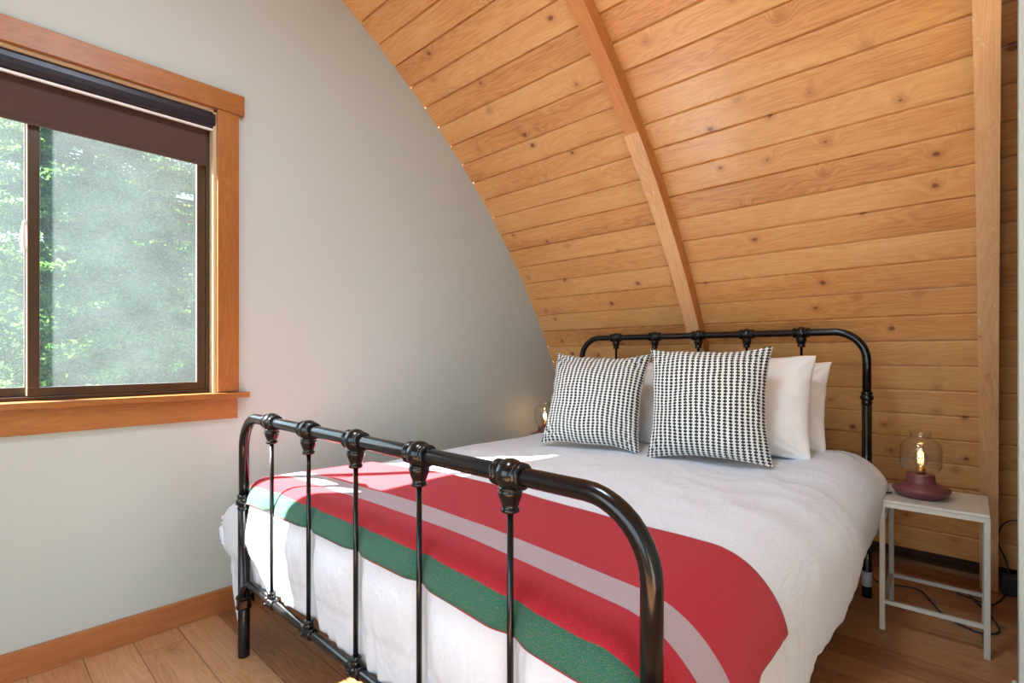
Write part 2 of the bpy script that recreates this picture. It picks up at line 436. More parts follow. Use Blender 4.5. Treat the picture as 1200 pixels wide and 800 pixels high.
# ------------------------------------------------------------------ window wall
WY0, WY1, WZ0, WZ1 = -.34, .725, .905, 2.108     # clear opening
def make_wall_left():
    bm = bmesh.new(); T = .17
    ys = sorted(set([YREAR-.05]+list(np.linspace(YREAR-.05, 3.36, 46))+[WY0, WY1, 3.36]))
    def prism(y0, y1, z00, z01, z10, z11):
        P = [(XW, y0, z00), (XW, y1, z01), (XW, y1, z11), (XW, y0, z10)]
        a = [bm.verts.new(p) for p in P]; b = [bm.verts.new((p[0]-T, p[1], p[2])) for p in P]
        bm.faces.new(a); bm.faces.new(b[::-1])
        for i in range(4):
            j = (i+1) % 4; bm.faces.new((a[i], b[i], b[j], a[j]))
    for y0, y1 in zip(ys, ys[1:]):
        if y1-y0 < 1e-5: continue
        za, zb = [vault_z(min(y, 3.4))+.005 for y in (y0, y1)]
        if y0 >= WY0-1e-6 and y1 <= WY1+1e-6:
            prism(y0, y1, 0, 0, WZ0, WZ0); prism(y0, y1, WZ1, WZ1, za, zb)
        else: prism(y0, y1, -.02, -.02, za, zb)
    bmesh.ops.remove_doubles(bm, verts=bm.verts, dist=1e-5)
    # drop the walls between neighbouring strips
    seen = {}
    for f in bm.faces: seen.setdefault(tuple(sorted(v.index for v in f.verts)), []).append(f)
    bm.verts.index_update(); seen = {}
    for f in bm.faces: seen.setdefault(tuple(sorted(v.index for v in f.verts)), []).append(f)
    kill = [f for fs in seen.values() if len(fs) > 1 for f in fs]
    bmesh.ops.delete(bm, geom=kill, context='FACES_ONLY')
    return from_bm('wall_left', bm, M['wall'])
struct(make_wall_left(), 'white plaster gable wall under the curved boards', 'wall')
FX = XW+.018
bb = boxes('baseboard_left', [(XW, FX, YREAR, 3.30, 0, .096)], M['base'], bevel=.002, grain=1)
struct(bb, 'plain wooden baseboard along the white wall', 'baseboard')

# rest of the room behind the camera
bm = bmesh.new()
def wall_poly(bm, P, d):
    a = [bm.verts.new(p) for p in P]; b = [bm.verts.new(tuple(p[i]+d[i] for i in range(3))) for p in P]
    bm.faces.new(a); bm.faces.new(b[::-1]); n = len(P)
    for i in range(n): j = (i+1) % n; bm.faces.new((a[i], b[i], b[j], a[j]))
ysr = np.linspace(YREAR, 3.62, 40)
P = [(XR, YREAR, -.02), (XR, 3.62, -.02), (XR, 3.62, .2)] + [(XR, y, vault_z(y)+.03) for y in np.linspace(3.3, YREAR, 30)]
wall_poly(bm, P, (.1, 0, 0)); struct(from_bm('wall_right', bm, M['wall']), 'white side wall on the camera side', 'wall')
# rear wall with a wide opening, added to let in light (x -1.9..-0.2, z 0.9..2.2)
zr = vault_z(YREAR)+.03
bm = bmesh.new()
OX0, OX1, OZ0, OZ1 = -1.9, 1.2, .55, 2.3
for b in ((XW-.17, OX0, YREAR-.1, YREAR, -.02, zr), (OX1, XR+.1, YREAR-.1, YREAR, -.02, zr), (OX0, OX1, YREAR-.1, YREAR, -.02, OZ0), (OX0, OX1, YREAR-.1, YREAR, OZ1, zr)): box(bm, *b)
struct(from_bm('wall_rear', bm, M['wall']), 'white wall behind the camera', 'wall')
w2 = empty('added_rear_window', ((OX0+OX1)/2, YREAR-.05, OZ0)); struct(w2, 'unseen wide window added behind the camera to let in light', 'window')
bm = bmesh.new(); t = .05; lx = w2.location
def lb(x0,x1,z0,z1): box(bm, x0-lx.x, x1-lx.x, -.02, .02, z0-lx.z, z1-lx.z)
lb(OX0, OX1, OZ0, OZ0+t); lb(OX0, OX1, OZ1-t, OZ1)
for x in (OX0, (2*OX0+OX1)/3, (OX0+2*OX1)/3, OX1-t): lb(x, x+t, OZ0+t, OZ1-t)
from_bm('window_frame', bm, M['bronze'], w2, boxuv=0)
# white partition end at the right edge of the frame
bm = bmesh.new(); PX = .052
box(bm, PX, XR, 2.02, 2.12, -.0, vault_z(2.02)+.02)
struct(from_bm('wall_partition', bm, M['wall'], bevel=.004), 'white partition end at the right edge', 'wall')
bm = bmesh.new(); box(bm, PX-.012, PX, 2.005, 2.135, 0, .115); box(bm, PX-.012, XR, 1.998, 2.02, 0, .115)
struct(from_bm('baseboard_partition', bm, M['whitebar'], bevel=.004), 'white skirting at the foot of the partition end', 'baseboard')

# ------------------------------------------------------------------ window
W = empty('window_1', (XW, (WY0+WY1)/2, WZ0)); struct(W, 'sliding window in a broad stained wood casing', 'window')
def wbox(name, lst, mat, bevel=.002, grain=1, parent=None):
    wl = W.location
    return boxes(name, [(a-wl.x, b-wl.x, c-wl.y, d-wl.y, e-wl.z, f-wl.z) for a, b, c, d, e, f in lst], mat, parent or W, bevel, grain)
wbox('head_casing', [(XW, FX+.006, WY0-.105, .829, 2.108, 2.193)], M['trim'])
wbox('side_casing', [(XW, FX, WY1, .808, .925, 2.108)], M['trim'], grain=2)
wbox('side_casing', [(XW, FX, WY0-.083, WY0, .925, 2.108)], M['trim'], grain=2)
wbox('sill', [(XW-.06, XW+.045, WY0, WY1, .900, .922), (XW, XW+.045, WY1-.001, .843, .900, .922), (XW, XW+.045, WY0-.118, WY0+.001, .900, .922)], M['trim'], bevel=.0015)
wbox('apron', [(XW, FX, WY0-.083, .803, .812, .900)], M['trim'])
wbox('jamb_liner', [(XW-.16, XW, WY1-.012, WY1, .922, 2.108), (XW-.16, XW, WY0, WY0+.012, .922, 2.108), (XW-.16, XW, WY0, WY1, 2.096, 2.108), (XW-.16, XW-.06, WY0, WY1, .9, .922)], M['jamb'], bevel=.001)
GX = XW-.075
def frame_rect(y0, y1, z0, z1, t, xa, xb):
    return [(xa, xb, y0, y1, z0, z0+t), (xa, xb, y0, y1, z1-t, z1), (xa, xb, y0, y0+t, z0+t, z1-t), (xa, xb, y1-t, y1, z0+t, z1-t)]
wbox('window_frame', frame_rect(WY0+.012, WY1-.012, .922, 2.096, .014, GX-.05, GX+.03), M['bronze'])
def sash(y0, y1, x):
    s = wbox('sash', frame_rect(y0, y1, .936, 2.082, .032, x-.011, x+.011), M['bronze'])
    bm = bmesh.new(); wl = W.location
    box(bm, x-.002-wl.x, x+.002-wl.x, y0+.028-wl.y, y1-.028-wl.y, .964-wl.z, 2.054-wl.z)
    p = from_bm('pane', bm, M['pane'], s, boxuv=1); p['label'] = 'clear glass pane with dust'
    return s
s1 = sash(.150, WY1-.026, GX+.014); s2 = sash(WY0+.026, .176, GX-.014)
wbox('screen_bead', [(GX+.026, GX+.030, .146, .150, .94, 2.08)], M['whitebar'], bevel=.0005, parent=s1)
bm = bmesh.new(); wl = W.location
tube(bm, smoothpath([(GX+.012-wl.x, .148-wl.y, 1.53-wl.z), (GX+.035-wl.x, .142-wl.y, 1.535-wl.z), (GX+.040-wl.x, .140-wl.y, 1.49-wl.z), (GX+.034-wl.x, .142-wl.y, 1.445-wl.z), (GX+.012-wl.x, .148-wl.y, 1.45-wl.z)], 5), .005, 8)
l = from_bm('latch', bm, M['whitebar'], s1, smooth=True, boxuv=2); l['label'] = 'small pale sash latch'

# roller blind
B = empty('roller_blind', (XW-.03, (WY0+WY1)/2, 2.02)); bl = B.location
tag(B, 'dark brown roller blind drawn a short way down in the window', 'blind')
def bbox_(name, lst, mat, bevel=.001):
    return boxes(name, [(a-bl.x, b-bl.x, c-bl.y, d-bl.y, e-bl.z, f-bl.z) for a, b, c, d, e, f in lst], mat, B, bevel, 1)
# cassette with a rounded front, extruded along y
bm = bmesh.new(); y0, y1 = WY0+.015, WY1-.004
prof = [(-.075, 2.094), (-.004, 2.094), (.004, 2.085), (.006, 2.068), (.004, 2.05), (-.001, 2.034), (-.010, 2.026), (-.075, 2.026)]
a = [bm.verts.new((XW+x-bl.x, y0-bl.y, z-bl.z)) for x, z in prof]; b = [bm.verts.new((XW+x-bl.x, y1-bl.y, z-bl.z)) for x, z in prof]
bm.faces.new(a); bm.faces.new(b[::-1])
for i in range(len(prof)): j = (i+1) % len(prof); bm.faces.new((a[i], b[i], b[j], a[j]))
from_bm('cassette', bm, M['cassette'], B, boxuv=1)
o = bbox_('cassette_strip', [(XW-.012, XW-.001, y0, y1-.004, 2.017, 2.026)], M['whitebar']); o['label'] = 'pale strip along the underside of the cassette'
bbox_('blind_fabric', [(XW-.034, XW-.032, y0+.01, .700, 1.885, 2.05)], M['blind'], 0)
bbox_('hem_bar', [(XW-.039, XW-.028, y0+.01, .700, 1.872, 1.887)], M['blind'], .003)

# ------------------------------------------------------------------ bed frame
YF, YH = .689, 2.765
FXL, FXR = -1.966, -.365
HXL, HXR = -1.963, -.413
bed = empty('bed_frame', (-1.2, 1.75, 0)); BL = bed.location
tag(bed, 'black metal bed frame with arched headboard and footboard and ball castings', 'bed')
def L(p): return (p[0]-BL.x, p[1]-BL.y, p[2]-BL.z)
def arch(xl, xr, y, ztop, rb, r):
    pts = [(xl, y, 0.56)]
    for k in range(0, 11):
        a = PI-PI/2*k/10; pts.append((xl+rb+rb*math.cos(a), y, ztop-rb+rb*math.sin(a)))
    for k in range(0, 11):
        a = PI/2-PI/2*k/10; pts.append((xr-rb+rb*math.cos(a), y, ztop-rb+rb*math.sin(a)))
    pts.append((xr, y, 0.56)); return pts
def casting_bm(k=1.0):
    bm = bmesh.new()
    # ball with two collars threaded on the rail (axis x)
    rx = Matrix.Rotation(PI/2, 4, 'Y')
    lathe(bm, [(r*k, h*k) for r, h in [(.017,-.036),(.0225,-.036),(.0245,-.034),(.0248,-.031),(.0225,-.029),(.0195,-.0275),(.0195,-.026),(.0250,-.0255),(.0255,-.0235),(.0195,-.0220),(.0185,-.0205),(.0245,-.017),(.0285,-.009),(.0298,0),(.0285,.009),(.0245,.017),(.0185,.0205),(.0195,.0220),(.0255,.0235),(.0250,.0255),(.0195,.026),(.0195,.0275),(.0225,.029),(.0248,.031),(.0245,.034),(.0225,.036),(.017,.036)]], 30, rx)
    # cup below that receives the spindle
    lathe(bm, [(r*k, h*k) for r, h in [(.006,-.070),(.0150,-.070),(.0175,-.068),(.0180,-.065),(.0168,-.062),(.0150,-.060),(.0165,-.054),(.0195,-.046),(.0225,-.037),(.0232,-.033),(.0232,-.031),(.0205,-.029),(.0225,-.027),(.0225,-.024),(.019,-.021),(.015,-.012)]], 26)
    return bm
def lower_fit_bm():
    bm = bmesh.new(); rx = Matrix.Rotation(PI/2, 4, 'Y')
    lathe(bm, [(.012,-.028),(.0165,-.028),(.0175,-.024),(.0155,-.020),(.0155,-.012),(.0185,-.008),(.0200,0),(.0185,.008),(.0155,.012),(.0155,.020),(.0175,.024),(.0165,.028),(.012,.028)], 20, rx)
    lathe(bm, [(.013,.012),(.0145,.018),(.0145,.022),(.0120,.025),(.0140,.029),(.0140,.033),(.0095,.036),(.006,.036)], 18)
    ry = Matrix.Rotation(PI/2, 4, 'X')
    lathe(bm, [(.004,.010),(.0055,.020),(.0055,.024),(.002,.026)], 8, ry)
    return bm
def collar_bm(r):
    bm = bmesh.new()
    lathe(bm, [(r,-.030),(r+.003,-.028),(r+.004,-.023),(r+.001,-.020),(r+.001,-.016),(r+.006,-.012),(r+.008,-.004),(r+.007,.003),(r+.003,.008),(r+.001,.010),(r+.004,.014),(r+.0045,.019),(r+.002,.023),(r-.001,.025)], 28)
    return bm
def end_panel(kind, xl, xr, y, ztop, rb, xs, zcol, zlow, zclamp):
    bm = bmesh.new(); pts = arch(xl, xr, y, ztop, rb, .017)
    pts[0] = (xl, y, zcol); pts[-1] = (xr, y, zcol)
    tube(bm, [L(p) for p in pts], .0172, 20)
    panel = from_bm(kind, bm, M['black'], bed, smooth=True, boxuv=2)
    for x in (xl, xr):
        bm = bmesh.new(); tube(bm, [L((x, y, 0.0)), L((x, y, .012)), L((x, y, zcol))], .0195, 20)
        leg = from_bm('leg', bm, M['black'], bed, smooth=False, boxuv=2)
        for p in leg.data.polygons: p.use_smooth = abs(p.normal.z) < .5
        c = from_bm('collar', collar_bm(.0185), M['black'], bed, smooth=True, boxuv=2); c.location = L((x, y, zcol))
    cast = None; fit = None
    for x in xs:
        bm = bmesh.new(); tube(bm, [L((x, y, zlow+.02)), L((x, y, ztop-.06))], .0064, 12)
        from_bm('spindle', bm, M['black'], bed, smooth=True, boxuv=2)
        if cast is None: cast = from_bm('ball_casting', casting_bm(), M['black'], bed, smooth=True, boxuv=2)
        else:
            c = cast.copy(); COL.objects.link(c); c.parent = bed; cast = c
        cast.location = L((x, y, ztop))
        if fit is None: fit = from_bm('rail_fitting', lower_fit_bm(), M['black'], bed, smooth=True, boxuv=2)
        else:
            c = fit.copy(); COL.objects.link(c); c.parent = bed; fit = c
        fit.location = L((x, y, zlow))
    # lower rail with down-turned ends
    s = [(xl+.006, y-.012, zclamp-.02), (xl+.012, y-.012, zclamp+.03), (xl+.022, y-.008, zlow-.025), (xl+.05, y-.002, zlow-.002), (xl+.09, y, zlow)]
    e = [(xr-(p[0]-xl), p[1], p[2]) for p in s][::-1]
    pth = smoothpath(s, 6)+smoothpath(e, 6)
    bm = bmesh.new(); tube(bm, [L(p) for p in pth], .0125, 16); from_bm('lower_rail', bm, M['black'], bed, smooth=True, boxuv=0)
    for x in (xl, xr):
        bm = bmesh.new()
        lathe(bm, [(.019,-.024),(.025,-.022),(.027,-.016),(.024,-.012),(.024,.012),(.027,.016),(.025,.022),(.019,.024)], 20, Matrix.Translation(L((x, y, zclamp))))
        sg = 1 if x == xl else -1
        box(bm, *(lambda c: (c[0]-.008, c[0]+.030, c[1]-.020, c[1]-.0, c[2]-.013, c[2]+.013) if sg > 0 else (c[0]-.030, c[0]+.008, c[1]-.020, c[1]-.0, c[2]-.013, c[2]+.013))(L((x, y, zclamp))))
        from_bm('clamp', bm, M['black'], bed, smooth=False, boxuv=2)
    return panel
XS_F = (-1.722, -1.460, -1.196, -.927, -.650)
XS_H = (-1.706, -1.446, -1.185, -.929, -.676)
end_panel('footboard_arch', FXL, FXR, YF, .861, .118, XS_F, .557, .272, .195)
end_panel('headboard_arch', HXL, HXR, YH, 1.188, .132, XS_H, .893, .30, .22)
for x in (HXR, HXL):
    bm = bmesh.new(); tube(bm, [L((x, YH, .050)), L((x, YH, .115))], .0202, 20)
    s = from_bm('leg_sticker', bm, M['sticker'], bed, smooth=True, boxuv=2); s['label'] = 'white sticker band round the leg'
for xf, xh in ((FXL+.03, HXL+.03), (FXR-.03, HXR-.03)):
    bm = bmesh.new(); vs = [L(p) for p in ((xf-.014, YF+.02, .20), (xf+.014, YF+.02, .20), (xh+.014, YH-.02, .20), (xh-.014, YH-.02, .20), (xf-.014, YF+.02, .238), (xf+.014, YF+.02, .238), (xh+.014, YH-.02, .238), (xh-.014, YH-.02, .238))]
    V = [bm.verts.new(v) for v in vs]
    for f in ((3,2,1,0),(4,5,6,7),(0,1,5,4),(1,2,6,5),(2,3,7,6),(3,0,4,7)): bm.faces.new([V[i] for i in f])
    from_bm('side_rail', bm, M['black'], bed, boxuv=1)
for k in range(9):
    y = .85+k*.23; bm = bmesh.new(); box(bm, *(lambda a, b: (a[0], b[0], a[1], b[1], a[2], b[2]))(L((-1.94, y, .224)), L((-.44, y+.05, .237))))
    from_bm('slat', bm, M['black'], bed, boxuv=0)

# mattress
bm = bmesh.new(); box(bm, -1.925, -.475, .762, 2.775, .240, .585)
mo = from_bm('mattress', bm, M['mattress'], bevel=.035, boxuv=0, smooth=True)
tag(mo, 'cream mattress showing under the hem of the white duvet', 'mattress')

# ------------------------------------------------------------------ draped cloth
RX0, RX1, RY0 = -1.925, -.500, .764         # flat top ends here, cloth starts to roll over
def nz(x, y, z=0.0): return mnoise.noise(Vector((x, y, z)))
def top_h(x, y):
    c = (x+1.2)/.73
    z = .618 + .024*(1-min(abs(c), 1.2)**2.2)
    z += .010*nz(x*2.1, y*2.1, 3)
    if y > 1.30:
        k = min((y-1.30)/.15, 1)
        z += k*(.005*(1-abs(nz(x*4.5+y*1.5, y*3.2, 8))*2.4) + .004*nz(x*11, y*8, 1))
        rt = max(0.0, min(1.0, (x+1.0)/.35))
        z += k*rt*.004*(1-abs(nz(x*6+y*4, y*5-x*4, 5))*3)
        # puffed corner by the headboard, right side
        z += .042*math.exp(-((x+.50)/.17)**2-((y-2.45)/.28)**2)
    return z
SPX = (FXL,)+XS_F+(FXR,)
def drape(xf, yf, off=0.0, wr=1.0):
    cx = min(max(xf, RX0), RX1); cy = max(yf, RY0)
    dx, dy = xf-cx, yf-cy; d = math.hypot(dx, dy)
    h = top_h(cx, cy)
    if d < 1e-9: return (xf, yf, h+off)
    nx, ny = dx/d, dy/d
    r = (.085 if ny < 0 and abs(nx) < .3 else (.130 if nx > 0 else .10))
    r = .070*ny*ny + (.170 if nx > 0 else .100)*nx*nx
    q = r*PI/2
    if d < q:
        a = d/r; out, down = r*math.sin(a), r*(1-math.cos(a)); na = math.sin(a); nzz = math.cos(a)
    else:
        out, down = r, r+(d-q); na, nzz = 1.0, 0.0
    depth = max(0.0, min(1.0, (down-.06)/.30))
    s = cx*abs(ny) + cy*abs(nx) + math.atan2(ny, nx)*.12          # along the edge
    zz = h-down
    fold = (.55*math.sin(s*58+3*nz(s*5, zz*2, 2)) + .45*math.sin(s*97+4*nz(s*7, zz*3, 9)))*.0028
    fold *= (.5 if nx > 0 else 1.0)
    fold += .006*nz(s*7, zz*3.0, 4) + .003*nz(s*24, zz*9, 6)
    big = 0.0
    if nx < 0 and ny < 0: fold += 4*nx*nx*ny*ny*(.0055*math.sin(math.atan2(ny, nx)*34+4*nz(zz*5, nx*3, 3)) + .003*nz(nx*8, ny*8, zz*6))
    if ny < -.7:
        fold += .0030*math.sin(cx*118+5*nz(cx*4, zz*4, 2))*nz(cx*4, zz*7, 40)*5.0 + .011*nz(cx*5, zz*8, 15)
        rf = math.exp(-((d-.30)/.012)**2); fold += -.007*rf + .005*math.exp(-((d-.30)/.035)**2)*math.sin(cx*210+4*nz(cx*9, 2))
    side = abs(nx)**1.5
    if nx > 0: big = side*(.012*math.sin(depth*PI) - .02*depth + .018*nz(s*2.3, zz*3, 12))
    if nx < 0: big = side*(.13*math.sin(min(depth*1.15, 1)*PI)) * (1.0 if cy < 1.2 else (.5 if cy < 2.0 else .05))
    foot = abs(ny)**2 if ny < 0 else 0.0
    o2 = out + (fold*min(depth*2.2, 1)*wr*(1-.4*foot)) + big
    if foot > 0:
        dd = min(abs(cx-x) for x in SPX)
        press = 1-math.exp(-(dd/.035)**2)
        near = math.exp(-(dd/.030)**2)
        o2 += foot*(-.013*near*min(down/.035, 1.0)) + foot*.016*math.sin(min(depth*1.3, 1)*PI)*press - foot*.03*max(0, depth-.7)
    corner = 4*nx*nx*ny*ny if (nx < 0 and ny < 0) else 0.0
    # near a post the cloth is held back
    px, py = cx+nx*o2, cy+ny*o2
    px += nx*off*na; py += ny*off*na
    if corner:
        sw = math.sin(min(max(down-.05, 0)/.62, 1)*PI)
        px -= corner*.15*sw; py = max(py, .712-.03*min(1, abs(px-FXL)/.1) if px < FXL-.02 else .712)
    for (qx, qy) in ((FXL, YF), (FXR, YF)):
        vx, vy = px-qx, py-qy; m = math.hypot(vx, vy)
        if m < .034: 
            px += -(nx)*(.034-m); py += -(ny)*(.034-m)
    return (px, py, zz + off*nzz)

def cloth(name, xs, ys, mat, off, thick, hemf=None, wr=1.0):
    V, UV, F = [], [], []
    nx, ny = len(xs), len(ys)
    for j, y in enumerate(ys):
        for i, x in enumerate(xs):
            X, Y = x, y
            if hemf: X, Y = hemf(x, y)
            V.append(drape(X, Y, off, wr)); UV.append((X, Y))
    for j in range(ny-1):
        for i in range(nx-1):
            a = j*nx+i; F.append((a, a+1, a+nx+1, a+nx))
    o = link(name, V, F, mat, None, UV, True)
    md = o.modifiers.new('thickness', 'SOLIDIFY'); md.thickness = thick; md.offset = -1
    return o
def lin(a, b, step): return list(np.linspace(a, b, int(round((b-a)/step))+1))
def hem_duvet(x, y):
    # hem wanders a little: scale the overhang
    if x > RX1: x = RX1+(x-RX1)*(1+.05*nz(y*3, 1)+(.10 if y < 1.6 else 0)*min(1, (1.6-y)/.5 if y < 1.6 else 0) - (.16*min(1, max(0, (y-1.9)/.5))))
    if y < RY0: y = RY0+(y-RY0)*(1+.06*nz(x*3, 7))
    if x < RX0 and y < RY0:
        c = min(1, min(RX0-x, RY0-y)/.25); x = RX0-(RX0-x)*(1+.22*c); y = RY0-(RY0-y)*(1+.22*c)
    if y > 2.55: y = y-.03*(nz(x*3, 22)+.5)
    return x, y
dv = cloth('duvet', lin(RX0-.36, RX1+.465, .0115), lin(RY0-.395, 2.72, .0115), M['duvet'], 0.0, .010, hem_duvet)
tag(dv, 'rumpled white cotton duvet draped over the bed and hanging down its sides', 'duvet')
def hem_blanket(x, y):
    if x > RX1: x = RX1+(x-RX1)*(1+.06*nz(y*6, 31)+.05*nz(y*15, 3))
    if y > 1.08: y = y + .010*nz(x*5, 41)*(y-1.08)/.1 + (.03*min(1, max(0, x+.75)/.35))*(y-1.08)/.11
    if y < RY0: y = RY0+(y-RY0)*(1+.05*nz(x*2.5, 17))
    return x, y
bk = cloth('blanket', lin(RX0-.10, RX1+.245, .010), lin(RY0-.108, 1.19, .009), M['blanket'], .013, .007, hem_blanket)
tag(bk, 'red wool blanket with grey stripe and green edge across the foot of the bed', 'blanket')

# ------------------------------------------------------------------ pillows
def pillow_mesh(name, w, h, t, mat, seed, pinch=.05, wr=.006, ears=.5):
    N = 56; V, UV, F = [], [], []; rnd = random.Random(seed); ph = rnd.uniform(0, 50)
    def shape(u, v, side):
        # pull edges in between the corners
        ex = 1-pinch*(1-v*v)**1.0*abs(u)**3; ez = 1-pinch*(1-u*u)**1.0*abs(v)**3
        x = u*w/2*ex; z = v*h/2*ez + .010*nz(u*1.7+ph, v*1.7, 30)
        a = max(0, (1-abs(u)**2.6)); b = max(0, (1-abs(v)**2.6))
        th = t/2*(a**.55)*(b**.55)
        edge = 1-max(abs(u), abs(v))
        e2 = math.exp(-(edge/.22)**2)
        # radial pleats from the corners
        pl = 0
        for cu in (-1, 1):
            for cv in (-1, 1):
                ang = math.atan2(v-cv, u-cu); dist = math.hypot(u-cu, v-cv)
                pl += math.sin(ang*14+ph+cu*2+cv)*math.exp(-((dist-.25)/.22)**2)
        th += wr*(pl*1.0 + 1.3*nz(u*2.4+ph, v*2.4, side*9+ph) + .8*nz(u*6+ph, v*6, side*5))*min(1, edge*7)
        sag = -.012*(1-v)*.5*abs(u)*0
        bend = .010*nz(u*1.3+ph, v*1.3, 77)
        return (x, side*th+bend-.012*e2*nz(u*5+ph, v*5, 2), z+h/2)
    idx = {}
    for side in (-1, 1):
        for j in range(N+1):
            for i in range(N+1):
                u = -1+2*i/N; v = -1+2*j/N
                # denser near edges
                u = math.copysign(abs(math.sin(u*PI/2))**1.0, u); v = math.copysign(abs(math.sin(v*PI/2)), v)
                if (i in (0, N) or j in (0, N)) and side == 1: idx[(side, i, j)] = idx[(-1, i, j)]; continue
                idx[(side, i, j)] = len(V); V.append(shape(u, v, side)); UV.append((u*w/2+1, v*h/2+1))
    for side in (-1, 1):
        for j in range(N):
            for i in range(N):
                q = [idx[(side, i, j)], idx[(side, i+1, j)], idx[(side, i+1, j+1)], idx[(side, i, j+1)]]
                F.append(q if side == -1 else q[::-1])
    o = link(name, V, F, mat, None, UV, True)
    return o
def place(o, loc, yaw, tilt, roll=0):
    o.matrix_world = Matrix.Translation(loc) @ Matrix.Rotation(math.radians(yaw), 4, 'Z') @ Matrix.Rotation(math.radians(-tilt), 4, 'X') @ Matrix.Rotation(math.radians(roll), 4, 'Y')
    return o
g = 'woven black and white cushions'
o = place(pillow_mesh('throw_cushion', .490, .465, .19, M['weave'], 4, .11, .008), (-1.372, 1.975, .650), 12, 21, 1); tag(o, 'left black and white woven throw cushion, leaning back more and partly behind the other', 'cushion', g)
o = place(pillow_mesh('throw_cushion', .490, .475, .19, M['weave'], 11, .11, .008), (-.852, 2.060, .645), 11, 10, -1); tag(o, 'right black and white woven throw cushion, upright in front of the white pillows', 'cushion', g)
g = 'white sleeping pillows'
o = place(pillow_mesh('pillow', .68, .43, .19, M['pillow'], 21, .05, .006), (-.87, 2.30, .655), 2, 12, 0); tag(o, 'white pillow directly behind the right woven cushion, its corner pointing up', 'pillow', g)
o = place(pillow_mesh('pillow', .68, .41, .19, M['pillow'], 22, .05, .006), (-.855, 2.50, .650), 0, 13, 0); tag(o, 'rearmost white pillow on the right, nearest the headboard', 'pillow', g)
o = place(pillow_mesh('pillow', .68, .40, .18, M['pillow'], 23, .05, .006), (-1.50, 2.285, .645), 1, 16, 0); tag(o, 'white pillow seen through the gap between the two woven cushions', 'pillow', g)
o = place(pillow_mesh('pillow', .64, .40, .18, M['pillow'], 24, .04, .006), (-1.565, 2.50, .650), 0, 14, 0); tag(o, 'white pillow of which only the top peeks over the left woven cushion', 'pillow', g)

# ------------------------------------------------------------------ side tables
def side_table(x, y, yaw, label):
    r = empty('side_table', (x, y, 0)); tag(r, label, 'table', 'white metal side tables')
    w, d, h, t = .152, .162, .512, .018
    bm = bmesh.new(); box(bm, -w-.009, w+.009, -d-.009, d+.009, h-.012, h); from_bm('table_top', bm, M['metal_white'], r, boxuv=0, bevel=.003)
    for sx in (-1, 1):
        for sy in (-1, 1):
            bm = bmesh.new(); box(bm, sx*w-t/2, sx*w+t/2, sy*d-t/2, sy*d+t/2, 0, h-.012); from_bm('leg', bm, M['metal_white'], r, boxuv=2, bevel=.0015)
    for sy in (-1, 1):
        bm = bmesh.new(); box(bm, -w+t/2, w-t/2, sy*d-.007, sy*d+.007, .104, .118); from_bm('stretcher', bm, M['metal_white'], r, boxuv=0)
        bm = bmesh.new(); box(bm, -w+t/2, w-t/2, sy*d-.009, sy*d+.009, h-.028, h-.012); from_bm('top_rail', bm, M['metal_white'], r, boxuv=0)
    bm = bmesh.new(); box(bm, -w-.007, -w+.007, -d+t/2, d-t/2, .104, .118); from_bm('stretcher', bm, M['metal_white'], r, boxuv=1)
    for sx in (-1, 1):
        bm = bmesh.new(); box(bm, sx*w-.009, sx*w+.009, -d+t/2, d-t/2, h-.028, h-.012); from_bm('top_rail', bm, M['metal_white'], r, boxuv=1)
    r.rotation_euler.z = math.radians(yaw); return r
side_table(-.172, 2.648, 1.5, 'cream metal side table right of the bed carrying the red lamp')
side_table(-2.204, 2.74, 0, 'cream metal side table in the corner left of the bed, hidden behind the duvet')

# ------------------------------------------------------------------ lamps
def lamp(x, y, z, label):
    r = empty('table_lamp', (x, y, z)); tag(r, label, 'lamp', 'glass globe bedside lamps')
    bm = bmesh.new()
    lathe(bm, [(.001,0),(.066,0),(.071,.003),(.086,.018),(.0935,.027),(.0955,.033),(.0945,.039),(.088,.044),(.066,.053),(.052,.060),(.0475,.068),(.0465,.088),(.044,.092),(.030,.092),(.001,.0915)], 48)
    from_bm('lamp_base', bm, M['lampbase'], r, smooth=True, boxuv=2)
    bm = bmesh.new()
    prof = [(.043,.090),(.045,.097),(.050,.103),(.060,.111),(.0665,.121),(.0685,.133),(.0690,.150),(.0690,.190),(.0680,.203),(.063,.216),(.052,.227),(.040,.234),(.035,.238),(.0335,.244),(.0345,.252),(.0355,.256),(.0335,.257)]
    lathe(bm, prof, 48, cap=False)
    g = from_bm('glass_shade', bm, M['shade'], r, smooth=True, boxuv=2); g['label'] = 'clear glass shade'
    md = g.modifiers.new('wall', 'SOLIDIFY'); md.thickness = .0025; md.offset = -1
    bm = bmesh.new(); lathe(bm, [(.001,.091),(.016,.091),(.016,.112),(.0135,.118),(.001,.118)], 24); s = from_bm('socket', bm, M['brass'], r, smooth=True, boxuv=2)
    bm = bmesh.new(); lathe(bm, [(.012,.118),(.0145,.124),(.021,.140),(.0225,.150),(.021,.164),(.014,.182),(.006,.194),(.001,.198)], 24)
    b = from_bm('bulb', bm, M['bulb'], r, smooth=True, boxuv=2)
    bm = bmesh.new()
    pts = [(.007*math.cos(a*2.2), .007*math.sin(a*2.2), .128+.045*a/14) for a in np.linspace(0, 14, 60)]
    tube(bm, pts, .0012, 6); from_bm('filament', bm, M['filament'], b, boxuv=2)
    return r
lamp(-.213, 2.628, .512, 'maroon based table lamp with clear glass shade on the right side table')
lamp(-2.195, 2.665, .512, 'table lamp with glass shade behind the left edge of the bed')

for (x, y, e) in ((-.213, 2.628, .2), (-2.195, 2.665, .8)):
    pl = bpy.data.lights.new('bulb_light', 'POINT'); pl.energy = e; pl.color = (1, .55, .25); pl.shadow_soft_size = .012
    po = bpy.data.objects.new('bulb_light', pl); COL.objects.link(po); po.location = (x, y, .512+.152)
